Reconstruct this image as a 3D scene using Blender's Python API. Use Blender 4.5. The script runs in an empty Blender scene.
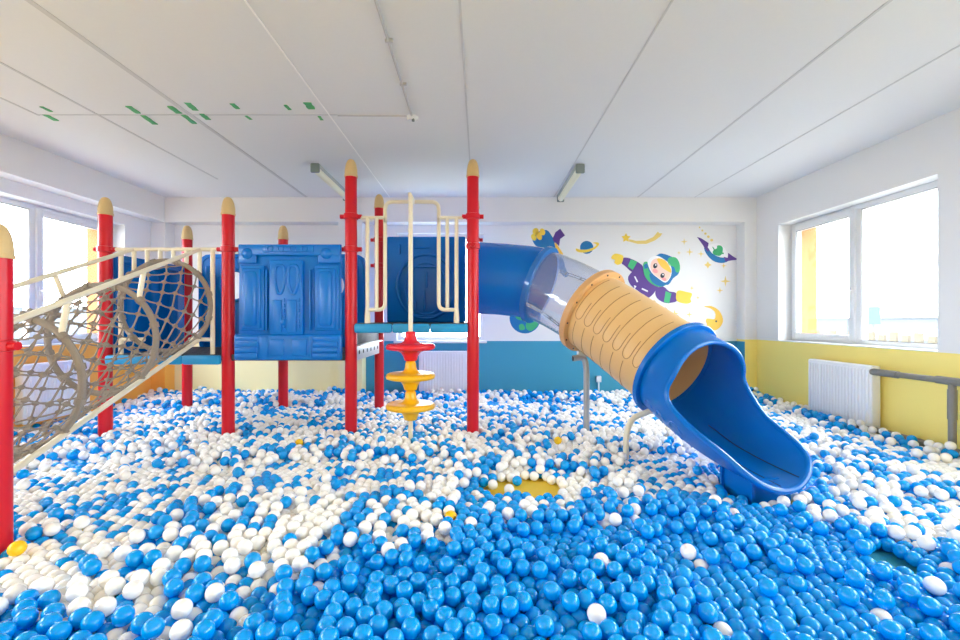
import bpy, bmesh, math, random
import numpy as np
from mathutils import Vector, Matrix
from mathutils.bvhtree import BVHTree

random.seed(7)
rng = np.random.default_rng(7)
C = bpy.context.scene.collection
PI = math.pi
H = 1.20            # eye height above the mat floor; "h" below is height relative to the eye
F = 440.0           # focal length in pixels (960 wide)

def V(x, y, h): return Vector((x, y, h + H))
def lin(c): return tuple((v/255/12.92 if v/255 <= .04045 else ((v/255+.055)/1.055)**2.4) for v in c)

# ------------------------------------------------------------------ materials
def mat(name, rgb, rough=.45, metal=0., bump=0., bscale=60., spec=.5, coat=0., var=.0, sss=0.):
    m = bpy.data.materials.new(name); m.use_nodes = True
    nt = m.node_tree; b = nt.nodes['Principled BSDF']
    col = lin(rgb)
    b.inputs['Base Color'].default_value = (*col, 1)
    b.inputs['Roughness'].default_value = rough
    b.inputs['Metallic'].default_value = metal
    b.inputs['Specular IOR Level'].default_value = spec
    b.inputs['Coat Weight'].default_value = coat
    if var or bump:
        tc = nt.nodes.new('ShaderNodeTexCoord')
        n = nt.nodes.new('ShaderNodeTexNoise'); n.inputs['Scale'].default_value = bscale
        n.inputs['Detail'].default_value = 4
        nt.links.new(tc.outputs['Object'], n.inputs['Vector'])
        if var:
            r = nt.nodes.new('ShaderNodeMix'); r.data_type = 'RGBA'
            r.inputs[6].default_value = (*[max(0, v*(1-var)) for v in col], 1)
            r.inputs[7].default_value = (*[min(1, v*(1+var)) for v in col], 1)
            nt.links.new(n.outputs['Fac'], r.inputs[0]); nt.links.new(r.outputs[2], b.inputs['Base Color'])
        if bump:
            bp = nt.nodes.new('ShaderNodeBump'); bp.inputs['Strength'].default_value = bump
            bp.inputs['Distance'].default_value = .004
            nt.links.new(n.outputs['Fac'], bp.inputs['Height']); nt.links.new(bp.outputs['Normal'], b.inputs['Normal'])
    return m

def glassy(name, tint, rgb_diff=None, diff=0., rough=.02, refl=1.0):
    m = bpy.data.materials.new(name); m.use_nodes = True
    nt = m.node_tree; nt.nodes.clear()
    out = nt.nodes.new('ShaderNodeOutputMaterial')
    tr = nt.nodes.new('ShaderNodeBsdfTransparent'); tr.inputs[0].default_value = (*tint, 1)
    gl = nt.nodes.new('ShaderNodeBsdfGlossy'); gl.inputs['Roughness'].default_value = rough
    lw = nt.nodes.new('ShaderNodeLayerWeight'); lw.inputs['Blend'].default_value = .5
    mx = nt.nodes.new('ShaderNodeMixShader')
    pw_ = nt.nodes.new('ShaderNodeMath'); pw_.operation = 'POWER'; pw_.inputs[1].default_value = 5
    mu = nt.nodes.new('ShaderNodeMath'); mu.operation = 'MULTIPLY_ADD'; mu.inputs[1].default_value = .9*refl; mu.inputs[2].default_value = .04*refl
    mu.use_clamp = True
    nt.links.new(lw.outputs['Facing'], pw_.inputs[0]); nt.links.new(pw_.outputs[0], mu.inputs[0]); nt.links.new(mu.outputs[0], mx.inputs[0])
    base = tr.outputs[0]
    if diff:
        df = nt.nodes.new('ShaderNodeBsdfDiffuse'); df.inputs[0].default_value = (*lin(rgb_diff), 1)
        m2 = nt.nodes.new('ShaderNodeMixShader'); m2.inputs[0].default_value = diff
        nt.links.new(tr.outputs[0], m2.inputs[1]); nt.links.new(df.outputs[0], m2.inputs[2]); base = m2.outputs[0]
    nt.links.new(base, mx.inputs[1]); nt.links.new(gl.outputs[0], mx.inputs[2])
    nt.links.new(mx.outputs[0], out.inputs[0])
    return m

M = dict(
    white=mat('white_wall_paint', (230, 230, 230), .75, bump=.15, bscale=90, var=.01),
    ceil=mat('ceiling_paint', (226, 228, 231), .8, bump=.1, bscale=40, var=.015),
    seam=mat('ceiling_seam', (204, 206, 210), .8), bead=mat('ceiling_white_bead', (248, 248, 248), .6),
    teal=mat('teal_wall_paint', (54, 150, 182), .55, bump=.1, bscale=80, var=.03),
    yellow=mat('yellow_wall_paint', (255, 232, 130), .55, bump=.1, bscale=80, var=.02),
    pale_yellow=mat('pale_yellow_wall_paint', (255, 244, 190), .55, bump=.1, bscale=80, var=.02),
    orange=mat('orange_wall_paint', (252, 184, 84), .55, bump=.1, bscale=80, var=.02),
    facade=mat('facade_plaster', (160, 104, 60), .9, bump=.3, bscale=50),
    pvc=mat('white_window_plastic', (222, 224, 226), .3), glass=glassy('window_glass', (.97, .98, .98)),
    gasket=mat('dark_gasket', (70, 72, 76), .6),
    floor_y=mat('yellow_foam_mat', (238, 204, 62), .7, bump=.3, bscale=120, var=.05),
    floor_t=mat('teal_foam_mat', (26, 140, 160), .7, bump=.3, bscale=120, var=.05),
    red=mat('red_powder_coat', (206, 26, 42), .3, spec=.3, bump=.05, bscale=300, var=.03),
    cap=mat('tan_plastic', (212, 182, 130), .5, bump=.15, bscale=150, var=.05),
    blue=mat('blue_moulded_plastic', (0, 116, 206), .27, spec=.4, bump=.06, bscale=220, var=.04),
    deepblue=mat('blue_slide_plastic', (0, 108, 196), .26, spec=.3, bump=.05, bscale=200, var=.03),
    rim=glassy('clear_blue_rim', (.45, .68, .92), (60, 140, 215), .55, .08),
    edge=mat('light_blue_deck_edge', (22, 150, 206), .4, var=.04, bscale=30),
    deck=mat('dark_coated_deck', (62, 66, 74), .6, bump=.4, bscale=200),
    steel=mat('galvanised_steel', (205, 208, 212), .35, .3, var=.08, bscale=20),
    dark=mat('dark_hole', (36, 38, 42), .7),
    cream=mat('cream_powder_coat', (234, 224, 198), .35, bump=.05, bscale=300, var=.02),
    rope=mat('taupe_rope', (152, 140, 127), .85, bump=.8, bscale=350, var=.12),
    beige=mat('beige_slide_plastic', (226, 184, 122), .35, bump=.08, bscale=160, var=.04),
    beige_d=mat('brown_seam', (168, 122, 70), .5), beige_r=mat('tan_flange', (214, 164, 106), .45, var=.05),
    clear=glassy('clear_polycarbonate', (.95, .96, .99), (225, 230, 245), .10, .03, 1.3),
    clear_s=glassy('clear_seam', (.75, .78, .82), (150, 155, 165), .4, .1),
    dred=mat('red_disc_plastic', (228, 32, 48), .25), dyel=mat('yellow_disc_plastic', (248, 188, 22), .3),
    rad=mat('white_radiator_enamel', (238, 239, 242), .3), pipe=mat('grey_pipe_sleeve', (126, 124, 120), .5, bump=.2, bscale=80, var=.08),
    zinc=mat('zinc_pipe', (176, 178, 180), .32, .55, var=.06, bscale=30),
    lamp_body=mat('lamp_grey_housing', (176, 182, 178), .5), lamp_end=mat('lamp_dark_end', (120, 132, 132), .5),
    lamp=mat('lamp_tube_cover', (236, 232, 206), .35),
    tape=mat('green_masking_tape', (88, 176, 118), .7, bump=.3, bscale=200, var=.15),
    wire=mat('grey_white_cable', (196, 196, 200), .6),
    bblue=mat('blue_ball_plastic', (0, 156, 238), .09, spec=.45), bwhite=mat('white_ball_plastic', (250, 248, 245), .2),
    byellow=mat('yellow_ball_plastic', (250, 202, 24), .25),
    d_purple=mat('purple_decal', (92, 58, 142), .6), d_blue=mat('blue_decal', (8, 112, 172), .6), d_green=mat('green_decal', (62, 178, 118), .6),
    d_yellow=mat('yellow_decal', (242, 208, 72), .6), d_gold=mat('gold_decal', (232, 206, 118), .6), d_skin=mat('skin_decal', (246, 205, 188), .6),
    d_pink=mat('pink_decal', (240, 160, 160), .6), d_black=mat('black_decal', (30, 44, 60), .6), d_white=mat('white_decal', (240, 240, 242), .6),
    d_hair=mat('hair_decal', (244, 196, 74), .6),
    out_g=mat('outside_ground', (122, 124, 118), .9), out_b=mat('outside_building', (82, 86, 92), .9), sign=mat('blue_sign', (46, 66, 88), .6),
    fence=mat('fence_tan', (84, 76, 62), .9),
)

# ------------------------------------------------------------------ mesh helpers
def root_offset(p):
    off = Vector((0, 0, 0))
    while p is not None:
        off += p.location; p = p.parent
    return off

def obj(name, bm, m, parent=None, smooth=35, bevel=0):
    me = bpy.data.meshes.new(name)
    bmesh.ops.recalc_face_normals(bm, faces=bm.faces) if getattr(bm, 'keep', None) is None else None
    bm.to_mesh(me); bm.free()
    for x in (m if isinstance(m, (list, tuple)) else [m]): me.materials.append(x)
    o = bpy.data.objects.new(name, me); C.objects.link(o)
    if parent is not None:
        me.transform(Matrix.Translation(-root_offset(parent))); o.parent = parent
    if smooth:
        me.shade_smooth(); me.set_sharp_from_angle(angle=math.radians(smooth))
    if bevel:
        md = o.modifiers.new('bevel', 'BEVEL'); md.width = bevel; md.segments = 2; md.limit_method = 'ANGLE'
    return o

def tag(o, label=None, cat=None, group=None, kind=None):
    if label: o['label'] = label
    if cat: o['category'] = cat
    if group: o['group'] = group
    if kind: o['kind'] = kind
    return o

def thing(name, loc, label, cat, group=None):
    o = bpy.data.objects.new(name, None); o.empty_display_size = .05; C.objects.link(o)
    o.location = loc
    return tag(o, label, cat, group)

def merge(bm, tmp, mi=0):
    for f in tmp.faces: f.material_index = mi
    me = bpy.data.meshes.new('t'); tmp.to_mesh(me); tmp.free(); bm.from_mesh(me); bpy.data.meshes.remove(me)

def box(bm, x0, x1, y0, y1, z0, z1, bev=0., mi=0, seg=2):
    t = bmesh.new(); bmesh.ops.create_cube(t, size=1)
    for v in t.verts:
        v.co = Vector((x0+(v.co.x+.5)*(x1-x0), y0+(v.co.y+.5)*(y1-y0), z0+(v.co.z+.5)*(z1-z0)))
    bev = min(bev, .42*min(abs(x1-x0), abs(y1-y0), abs(z1-z0)))
    if bev: bmesh.ops.bevel(t, geom=t.edges[:], offset=bev, segments=seg, affect='EDGES', profile=.5)
    merge(bm, t, mi)

def hbox(bm, x0, x1, y0, y1, h0, h1, bev=0., mi=0): box(bm, x0, x1, y0, y1, h0+H, h1+H, bev, mi)

def frames(pts, closed=False):
    n = len(pts); T = []
    for i in range(n):
        a = pts[(i-1) % n] if (closed or i > 0) else pts[i]
        b = pts[(i+1) % n] if (closed or i < n-1) else pts[i]
        T.append((b-a).normalized())
    up = Vector((0, 0, 1)) if abs(T[0].z) < .9 else Vector((1, 0, 0))
    N = [(up - T[0]*up.dot(T[0])).normalized()]
    for i in range(1, n):
        v = N[-1] - T[i]*N[-1].dot(T[i]); N.append(v.normalized())
    return T, N

def sweep(bm, pts, r, n=8, closed=False, mi=0, caps=True):
    pts = [Vector(p) for p in pts]; T, N = frames(pts, closed); rings = []
    for i, p in enumerate(pts):
        rr = r[i] if isinstance(r, (list, tuple)) else r
        B = T[i].cross(N[i])
        rings.append([bm.verts.new(p + (N[i]*math.cos(2*PI*k/n) + B*math.sin(2*PI*k/n))*rr) for k in range(n)])
    m = len(rings)
    off = 0
    if closed:   # find the twist
        d = [(rings[0][k].co-rings[-1][0].co).length for k in range(n)]; off = d.index(min(d))
    for i in range(m if closed else m-1):
        A, Bq = rings[i], rings[(i+1) % m]; o = off if (closed and i == m-1) else 0
        for k in range(n):
            f = bm.faces.new((A[k], A[(k+1) % n], Bq[(k+1+o) % n], Bq[(k+o) % n])); f.material_index = mi
    if caps and not closed:
        bm.faces.new(rings[0][::-1]).material_index = mi; bm.faces.new(rings[-1]).material_index = mi

def smooth_path(pts, rad=.05, seg=6):
    """Polyline with its inner corners rounded."""
    pts = [Vector(p) for p in pts]; out = [pts[0]]
    for i in range(1, len(pts)-1):
        a, b, c = pts[i-1], pts[i], pts[i+1]
        u = (a-b); w = (c-b); l = min(rad, u.length*.49, w.length*.49)
        p, q = b+u.normalized()*l, b+w.normalized()*l
        for k in range(seg+1):
            t = k/seg; out.append(p*(1-t)**2 + b*2*t*(1-t) + q*t*t)
    out.append(pts[-1]); return out

def cyl(bm, a, b, r, n=16, mi=0): sweep(bm, [a, b], r, n, mi=mi)

def lathe(bm, prof, c, axis=Vector((0, 0, 1)), n=24, mi=0):
    """prof: (radius, distance along the axis)."""
    axis = axis.normalized(); u = axis.orthogonal().normalized(); w = axis.cross(u); rings = []
    for r, z in prof:
        if r < 1e-6: rings.append([bm.verts.new(c+axis*z)])
        else: rings.append([bm.verts.new(c+axis*z+(u*math.cos(2*PI*k/n)+w*math.sin(2*PI*k/n))*r) for k in range(n)])
    for A, B in zip(rings, rings[1:]):
        for k in range(n):
            if len(A) == 1 and len(B) == 1: continue
            if len(A) == 1: f = bm.faces.new((A[0], B[k], B[(k+1) % n]))
            elif len(B) == 1: f = bm.faces.new((A[k], A[(k+1) % n], B[0]))
            else: f = bm.faces.new((A[k], A[(k+1) % n], B[(k+1) % n], B[k]))
            f.material_index = mi
    if len(rings[0]) > 1: bm.faces.new(rings[0][::-1]).material_index = mi
    if len(rings[-1]) > 1: bm.faces.new(rings[-1]).material_index = mi

def torus(bm, c, axis, R, r, n=40, m=8, mi=0):
    axis = axis.normalized(); u = axis.orthogonal().normalized(); w = axis.cross(u)
    sweep(bm, [c+(u*math.cos(2*PI*k/n)+w*math.sin(2*PI*k/n))*R for k in range(n)], r, m, closed=True, mi=mi)

def sphere(bm, c, r, sub=2, mi=0, scale=(1, 1, 1)):
    t = bmesh.new(); bmesh.ops.create_icosphere(t, subdivisions=sub, radius=1)
    for v in t.verts: v.co = Vector((v.co.x*r*scale[0], v.co.y*r*scale[1], v.co.z*r*scale[2])) + c
    merge(bm, t, mi)

def plate(bm, outline, hole, fn, t0, t1, mi=0):
    """Flat plate with a round hole. OUTLINE(angle) and HOLE(angle) give 2-D points, FN(u, v, t) places them."""
    n = 72; rows = []
    for t in (t0, t1):
        rows.append(([bm.verts.new(fn(*outline(2*PI*k/n), t)) for k in range(n)], [bm.verts.new(fn(*hole(2*PI*k/n), t)) for k in range(n)]))
    (o0, i0), (o1, i1) = rows
    for k in range(n):
        j = (k+1) % n
        for q in ((o0[k], o0[j], i0[j], i0[k]), (o1[k], i1[k], i1[j], o1[j]), (o0[k], o1[k], o1[j], o0[j]), (i0[k], i0[j], i1[j], i1[k])):
            bm.faces.new(q).material_index = mi

def rrect(w, hh, p=8):
    def f(a):
        c, s = math.cos(a), math.sin(a)
        k = (abs(c/w)**p + abs(s/hh)**p)**(-1/p)
        return c*k, s*k
    return f

# ------------------------------------------------------------------ room
XL, XR, YB, YF = -4.64, 3.90, 6.40, -5.6  # YF set far back: unseen room lengthened for more frontal light
HC, HB, HD = 1.73, 1.38, -.275      # ceiling, beam underside, top of the painted dado
WB, WT = -.275, 1.245               # side window openings
YP = 6.20                           # front of the beam and pilasters
WIN = [(3.75, 5.75), (.75, 2.75), (-2.25, -.25), (-5.25, -3.25)]  # pairs after the first are unseen, added to light things from the front

bm = bmesh.new()
box(bm, XL-.1, 1.7, YF, YB+.1, -.1, 0); box(bm, 1.7, XR+.1, 2.4, YB+.1, -.1, 0); box(bm, 1.7, XR+.1, YF, 1.3, -.1, 0)
box(bm, 1.7, XR+.1, 1.3, 2.4, -.1, 0, mi=1)
fl = obj('floor', bm, [M['floor_y'], M['floor_t']], smooth=0); tag(fl, kind='structure')
bm = bmesh.new(); hbox(bm, XL-.6, XR+.6, YF-.3, YB+.4, HC, HC+.2)
ceil = tag(obj('ceiling', bm, M['ceil'], smooth=0), kind='structure')
bm = bmesh.new()
for x, w, y0, y1 in ((-2.44, .018, YF, 6.19), (-.11, .007, YF, 6.19), (1.04, .006, YF, 6.19), (2.22, .010, YF, 6.19), (3.02, .007, YF, 6.19), (-3.22, .010, YF, 5.4), (-3.73, .008, YF, 3.72)):
    hbox(bm, x-w, x+w, y0, y1, HC-.004, HC)
hbox(bm, -3.73, -1.2, 3.70, 3.715, HC-.003, HC)
obj('panel_seam', bm, M['seam'], ceil, smooth=0)
bm = bmesh.new(); hbox(bm, -1.274, -1.266, YF, 6.19, HC-.006, HC); obj('white_bead', bm, M['bead'], ceil, smooth=0)

def side_wall(name, xin, sgn, dado):
    bm = bmesh.new()
    def lay(xa, xb, lo, hi, full):
        a, b = min(xa, xb), max(xa, xb)
        ys = [YF-.3] + [y for w in sorted(WIN) for y in w] + [YB+.4]
        hbox(bm, a, b, ys[0], ys[-1], -H-.1, WB, mi=lo); hbox(bm, a, b, ys[0], ys[-1], WT, HC+.2, mi=hi)
        for i in range(0, len(ys), 2): hbox(bm, a, b, ys[i], ys[i+1], WB, WT, mi=hi)
    lay(xin, xin+sgn*.19, 1, 0, 0); lay(xin+sgn*.191, xin+sgn*.50, 2, 2, 0)
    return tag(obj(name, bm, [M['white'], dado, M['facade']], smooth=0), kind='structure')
side_wall('wall_left', XL, -1, M['orange']); side_wall('wall_right', XR, 1, M['yellow'])

BW = (-1.21, .06, -.305, 1.265)     # the window in the back wall
bm = bmesh.new()
def back(x0, x1, h0, h1, mi): hbox(bm, x0, x1, YB, YB+.3, h0, h1, mi=mi)
xs = -1.66
back(XL-.1, xs, -H-.1, HD-.03, 2); back(xs, XR+.1, -H-.1, HD-.03, 1)
back(XL-.1, BW[0], HD-.03, HC+.1, 0); back(BW[1], XR+.1, HD-.03, HC+.1, 0); back(BW[0], BW[1], BW[3], HC+.1, 0)
tag(obj('wall_back', bm, [M['white'], M['teal'], M['pale_yellow']], smooth=0), kind='structure')
bm = bmesh.new(); hbox(bm, XL-.1, XR+.1, YF-.2, YF, -H, HC+.1); tag(obj('wall_front', bm, M['white'], smooth=0), kind='structure')

def trim(n, boxes, mats, bev=.004):
    bm = bmesh.new()
    for b in boxes: hbox(bm, *b[:6], bev, b[6])
    return tag(obj('trim_%d' % n, bm, mats, smooth=0), kind='structure')
trim(1, [(XL, XR, YP, YB, HB, HC+.02, 0)], [M['white']])
trim(2, [(XL, -4.44, YF, YP, HB, HC+.02, 0)], [M['white']])
trim(3, [(3.73, XR, YP, YB, HD, HB, 0), (3.735, XR, YP, YB, -H, HD, 1), (3.73, 3.735, YP+.004, YB, -H, HD-.03, 2)], [M['white'], M['yellow'], M['teal']], 0)
trim(4, [(XL, -4.44, YP, YB, HD, HB, 0), (XL, -4.44, YP, YB, -H, HD, 1)], [M['white'], M['orange']])
trim(5, [(-2.0, xs, YP, YB, HD-.03, HB, 0), (-2.0, xs, YP, YB, -H, HD-.03, 1)], [M['white'], M['pale_yellow']])

# ---- windows
def window(n, xin, sgn, y0, y1):
    """Side window: fixed far/near lights, the far one an opening sash. Plane x = const."""
    r = bpy.data.objects.new('window_%d' % n, None); C.objects.link(r); r.location = (xin+sgn*.2, (y0+y1)/2, H+WB); tag(r, kind='structure')
    xa, xb = sorted((xin+sgn*.17, xin+sgn*.25))
    ym = (y0+y1)/2 - .01
    def fr(bm, a, b, h0, h1, w, x0, x1, bev=.006):
        hbox(bm, x0, x1, a, a+w, h0, h1, bev); hbox(bm, x0, x1, b-w, b, h0, h1, bev)
        hbox(bm, x0, x1, a+w*.8, b-w*.8, h0, h0+w, bev); hbox(bm, x0, x1, a+w*.8, b-w*.8, h1-w, h1, bev)
    bm = bmesh.new(); fr(bm, y0, y1, WB, WT, .06, xa, xb); hbox(bm, xa, xb, ym-.04, ym+.04, WB+.05, WT-.05, .006)
    obj('frame', bm, M['pvc'], r)
    xs0, xs1 = sorted((xin+sgn*.145, xin+sgn*.22))
    bm = bmesh.new(); fr(bm, ym+.015, y1-.035, WB+.035, WT-.035, .075, xs0, xs1, .01)
    s = obj('sash', bm, M['pvc'], r)
    bm = bmesh.new(); xh = xin+sgn*.145
    hbox(bm, xh-sgn*.0-.008, xh+.008, ym+.035, ym+.065, .27, .36, .004)
    cyl(bm, V(xh, ym+.05, .32), V(xh-sgn*.04, ym+.05, .32), .010, 10)
    sweep(bm, smooth_path([V(xh-sgn*.03, ym+.05, .32), V(xh-sgn*.045, ym+.05, .32), V(xh-sgn*.045, ym+.05, .20)], .01), .010, 8)
    obj('handle', bm, M['pvc'], s)
    xg = xin+sgn*.195
    for a, b in ((y0+.05, ym-.03), (ym+.08, y1-.10)):
        bm = bmesh.new(); hbox(bm, xg-.004, xg+.004, a, b, WB+.05, WT-.05); obj('pane', bm, M['glass'], r, smooth=0)
        bm = bmesh.new(); q = xin+sgn*.178 if a == y0+.05 else xin+sgn*.15
        g0 = .012 if a == y0+.05 else .022
        fr(bm, a+g0-.004, b-g0+.004, WB+.06+g0-.012+(.04 if a != y0+.05 else 0), WT-.06-g0+.012-(.04 if a != y0+.05 else 0), .005, min(q, q-sgn*.002), max(q, q-sgn*.002), 0)
        obj('gasket', bm, M['gasket'], r, smooth=0)
    bm = bmesh.new(); x0, x1 = sorted((xin-sgn*.004, xin+sgn*.17)); hbox(bm, x0, x1, y0+.001, y1-.001, WB-.001, WB+.012, .004)
    if sgn < 0 or True: obj('sill', bm, M['pvc'], r)
    L = bpy.data.lights.new('window_daylight_portal', 'AREA'); L.shape = 'RECTANGLE'; L.size = y1-y0; L.size_y = WT-WB
    L.cycles.is_portal = True
    lo = bpy.data.objects.new('window_daylight_portal', L); C.objects.link(lo); lo.location = (xin+sgn*.30, (y0+y1)/2, H+(WT+WB)/2)
    lo.rotation_euler = (PI/2, 0, sgn*PI/2)
k = 1
for y0, y1 in WIN:
    window(k, XR, 1, y0, y1); window(k+1, XL, -1, y0, y1); k += 2
r = bpy.data.objects.new('window_%d' % k, None); C.objects.link(r); r.location = (-.575, 6.5, H+BW[2]); tag(r, kind='structure')
bm = bmesh.new(); a, b, h0, h1 = BW
for q in ((a, a+.06, h0, h1), (b-.06, b, h0, h1), (a+.05, b-.05, h0, h0+.06), (a+.05, b-.05, h1-.06, h1)): hbox(bm, q[0], q[1], 6.50, 6.57, q[2], q[3], .006)
obj('frame', bm, M['pvc'], r)
bm = bmesh.new(); hbox(bm, a+.05, b-.05, 6.53, 6.538, h0+.05, h1-.05); obj('pane', bm, M['glass'], r, smooth=0)
bm = bmesh.new(); hbox(bm, a-.04, b+.04, 6.36, 6.52, h0-.03, h0+.005, .006); obj('sill', bm, M['pvc'], r)
L = bpy.data.lights.new('window_daylight_portal', 'AREA'); L.shape = 'RECTANGLE'; L.size = b-a; L.size_y = h1-h0; L.cycles.is_portal = True
lo = bpy.data.objects.new('window_daylight_portal', L); C.objects.link(lo); lo.location = (-.575, 6.6, H+(h0+h1)/2); lo.rotation_euler = (-PI/2, 0, 0)

# ------------------------------------------------------------------ play structure
ZF, ZR = 4.30, 5.50
PX = [-3.66, -2.46, -1.26, -.07]
obstacles = []      # vertical cylinders (x, y, r) the balls keep clear of

def capsule_cap(parent, x, y, h, R=.063, hh=.165):
    bm = bmesh.new()
    prof = [(R, -.012), (R*1.03, -.006), (R*1.03, .004), (R*.98, .010)] + [(R*.97*math.cos(a)**.75, .012+(hh-.012)*math.sin(a)**1.0) for a in [i*PI/2/9 for i in range(9)]] + [(0, hh)]
    lathe(bm, prof, V(x, y, h)); return obj('cap', bm, M['cap'], parent)

def clamp(parent, x, y, h, d):
    bm = bmesh.new()
    lathe(bm, [(.058, -.028), (.069, -.024), (.069, .024), (.058, .028)], V(x, y, h))
    for s in (-1, 1):
        e = Vector((d[0]*s, d[1]*s, 0)); c = V(x, y, h)
        cyl(bm, c+e*.06, c+e*.105, .022, 10)
    return obj('clamp', bm, M['red'], parent)

def post(parent, x, y, top, clamps):
    bm = bmesh.new(); cyl(bm, V(x, y, -H), V(x, y, top-.15), .057, 28)
    p = obj('post', bm, M['red'], parent); capsule_cap(p, x, y, top-.155)
    for h, d in clamps: clamp(p, x, y, h, d)
    obstacles.append((x, y, .057)); return p

PS = thing('play_structure', (-1.86, 4.9, 0), 'red-posted indoor play structure with blue panels and three decks standing in the balls', 'play structure')
EX, EY = (1, 0), (0, 1)
for i, x in enumerate(PX):
    post(PS, x, ZF, [1.19, 1.19, 1.56, 1.56][i], [[(.69, EX)], [(.69, EX)], [(1.01, EX), (.69, EX)], [(1.01, EX), (.72, EY)]][i])
    post(PS, x, ZR, [1.17, 1.17, 1.56, 1.56][i], [[(.62, EX)], [(.62, EX)], [(1.0, EX), (.68, EX)], [(1.0, EX)]][i])

def deck(x0, x1, top, edge=True):
    bm = bmesh.new(); hbox(bm, x0+.02, x1-.02, ZF-.03, ZR+.03, top-.06, top, .006)
    for i in range(9):
        for j in range(10):
            lathe(bm, [(.022, 0), (.022, .001)], V(x0+.13+i*(x1-x0-.26)/8, ZF+.12+j*.108, top), n=8, mi=1)
    d = obj('deck', bm, [M['deck'], M['dark']], PS)
    if not edge: return d
    bm = bmesh.new(); n = 3
    for i in range(n):
        a = x0+.045+i*(x1-x0-.09)/n
        hbox(bm, a+.002, a+(x1-x0-.09)/n-.002, ZF-.075, ZF-.02, top-.095, top-.006, .02)
    obj('edge_pad', bm, M['edge'], d)
    return d
deck(PX[0], PX[1], -.335); deck(PX[1], PX[2], -.335, False); deck(PX[2], PX[3], -.03)
bm = bmesh.new()      # galvanised channel under the step between the decks
hbox(bm, PX[2]-.02, PX[2]+.02, 4.42, 5.42, -.41, -.245, .008); hbox(bm, PX[2]-.02, PX[2]+.06, 4.42, 5.42, -.262, -.245, .004)
for i in range(6): lathe(bm, [(.022, 0), (.022, .002)], V(PX[2]+.02, 4.52+i*.16, -.33), Vector((1, 0, 0)), 14, mi=1)
tag(obj('step_channel', bm, [M['steel'], M['dark']], PS), 'galvanised steel channel with bolt holes')
bm = bmesh.new()      # riser behind it
hbox(bm, PX[2]-.01, PX[2]+.01, 4.40, 5.44, -.25, -.09, .003); obj('step_riser', bm, M['deck'], PS)

# front panel with moulded face (deck 2)
def fpx(px, py): return (px-.3+(px-288)*.012-480)/F*(ZF-.09), (320-py)/F*(ZF-.09)
def zp(zx, zy): return 230+zx/4.925, 235+zy/4.925
bm = bmesh.new()
def fb(x0, y0, x1, y1, d0, d1, bev=.01):
    a = fpx(*zp(x0, y0)); b = fpx(*zp(x1, y1))
    hbox(bm, a[0], b[0], ZF-.03-d1, ZF-.03-d0, b[1], a[1], bev)
fb(36, 42, 540, 500, 0, .018, .008)
fb(20, 490, 545, 617, -.005, .055, .018)
fb(42, 45, 540, 100, .03, .055, .012); fb(42, 60, 130, 138, .03, .052, .012); fb(430, 60, 540, 138, .03, .052, .012)
fb(165, 50, 412, 84, .05, .066, .008)
for cx in (200, 253, 310, 367):
    p = fpx(*zp(cx, 67)); lathe(bm, [(.034, .06), (.032, .072), (.022, .074), (.018, .062), (0, .060)], V(p[0], ZF-.03, p[1]), Vector((0, -1, 0)), 18)
for cx, cy in ((86, 90), (472, 90)):
    p = fpx(*zp(cx, cy)); lathe(bm, [(.055, .05), (.05, .064), (.035, .072), (.02, .082), (0, .084)], V(p[0], ZF-.03, p[1]), Vector((0, -1, 0)), 20)
for x0 in (48, 412):
    fb(x0, 148, x0+120, 472, .01, .052, .014); fb(x0+12, 164, x0+106, 462, .03, .076, .018)
    fb(x0+26, 176, x0+92, 450, .02, .108, .036)
fb(196, 122, 358, 492, .01, .066, .014)
for cx in (248, 314):
    a = fpx(*zp(cx, 150)); n = 14; out = []
    for kx in range(24):
        t = 2*PI*kx/24; q_ = lambda v, e: math.copysign(abs(v)**e, v); w = q_(math.cos(t), .7); u = .05*q_(math.sin(t), .6)*(1 if w > 0 else 1-.45*abs(w)**1.5); out.append((a[0]+u, a[1]-.10+(.10*w if w > 0 else .17*w)))
    sweep(bm, [V(p[0], ZF-.095, p[1]) for p in out], .016, 8, closed=True)
for cx in (270, 342):
    for j in range(6): fb(cx-4, 312+j*26, cx+4, 330+j*26, .058, .079, .004)
fb(214, 320, 258, 480, .055, .076, .008); fb(284, 320, 330, 480, .055, .076, .008)
sphere(bm, V(fpx(*zp(262, 430))[0], ZF-.095, fpx(*zp(262, 430))[1]), .03, 2, scale=(1, .5, 1.1))
for x0 in (172, 386): fb(x0, 170, x0+10, 470, .03, .05, .006); fb(x0+18, 165, x0+24, 460, .03, .045, .004)
fb(200, 512, 268, 594, .05, .07, .012); fb(306, 512, 378, 594, .05, .07, .012)
for x0, x1 in ((30, 140), (408, 530)):
    for j in range(4): fb(x0, 498+j*28, x1, 522+j*28, .045, .062+.006*j, .007)
fb(148, 500, 190, 606, .045, .06, .01); fb(384, 500, 402, 606, .045, .06, .008)
obj('front_panel', bm, M['blue'], PS, smooth=50)

def rear_panel(cx, hw, h0, h1, hole_h):
    bm = bmesh.new(); cz = (h0+h1)/2
    of = rrect(hw, (h1-h0)/2, 9)
    plate(bm, of, lambda a: (.175*math.cos(a), hole_h-cz+.175*math.sin(a)), lambda u, w, t: V(cx+u, ZR+t, cz+w), -.03, .03)
    torus(bm, V(cx, ZR-.03, hole_h), Vector((0, 1, 0)), .19, .02, 40, 8)
    sweep(bm, [V(cx+of(2*PI*k/60)[0]*.93, ZR-.03, cz+of(2*PI*k/60)[1]*.95) for k in range(60)], .014, 6, closed=True)
    for s in (-1, 1): hbox(bm, cx+s*hw*.72-.03, cx+s*hw*.72+.03, ZR-.055, ZR-.02, h0+.12, h1-.15, .012)
    return tag(obj('rear_panel', bm, M['blue'], PS, smooth=50), 'blue panel with a round porthole')
rear_panel(-3.06, .44, -.42, .82, .43); rear_panel(-1.86, .44, -.42, .82, .43)
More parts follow.
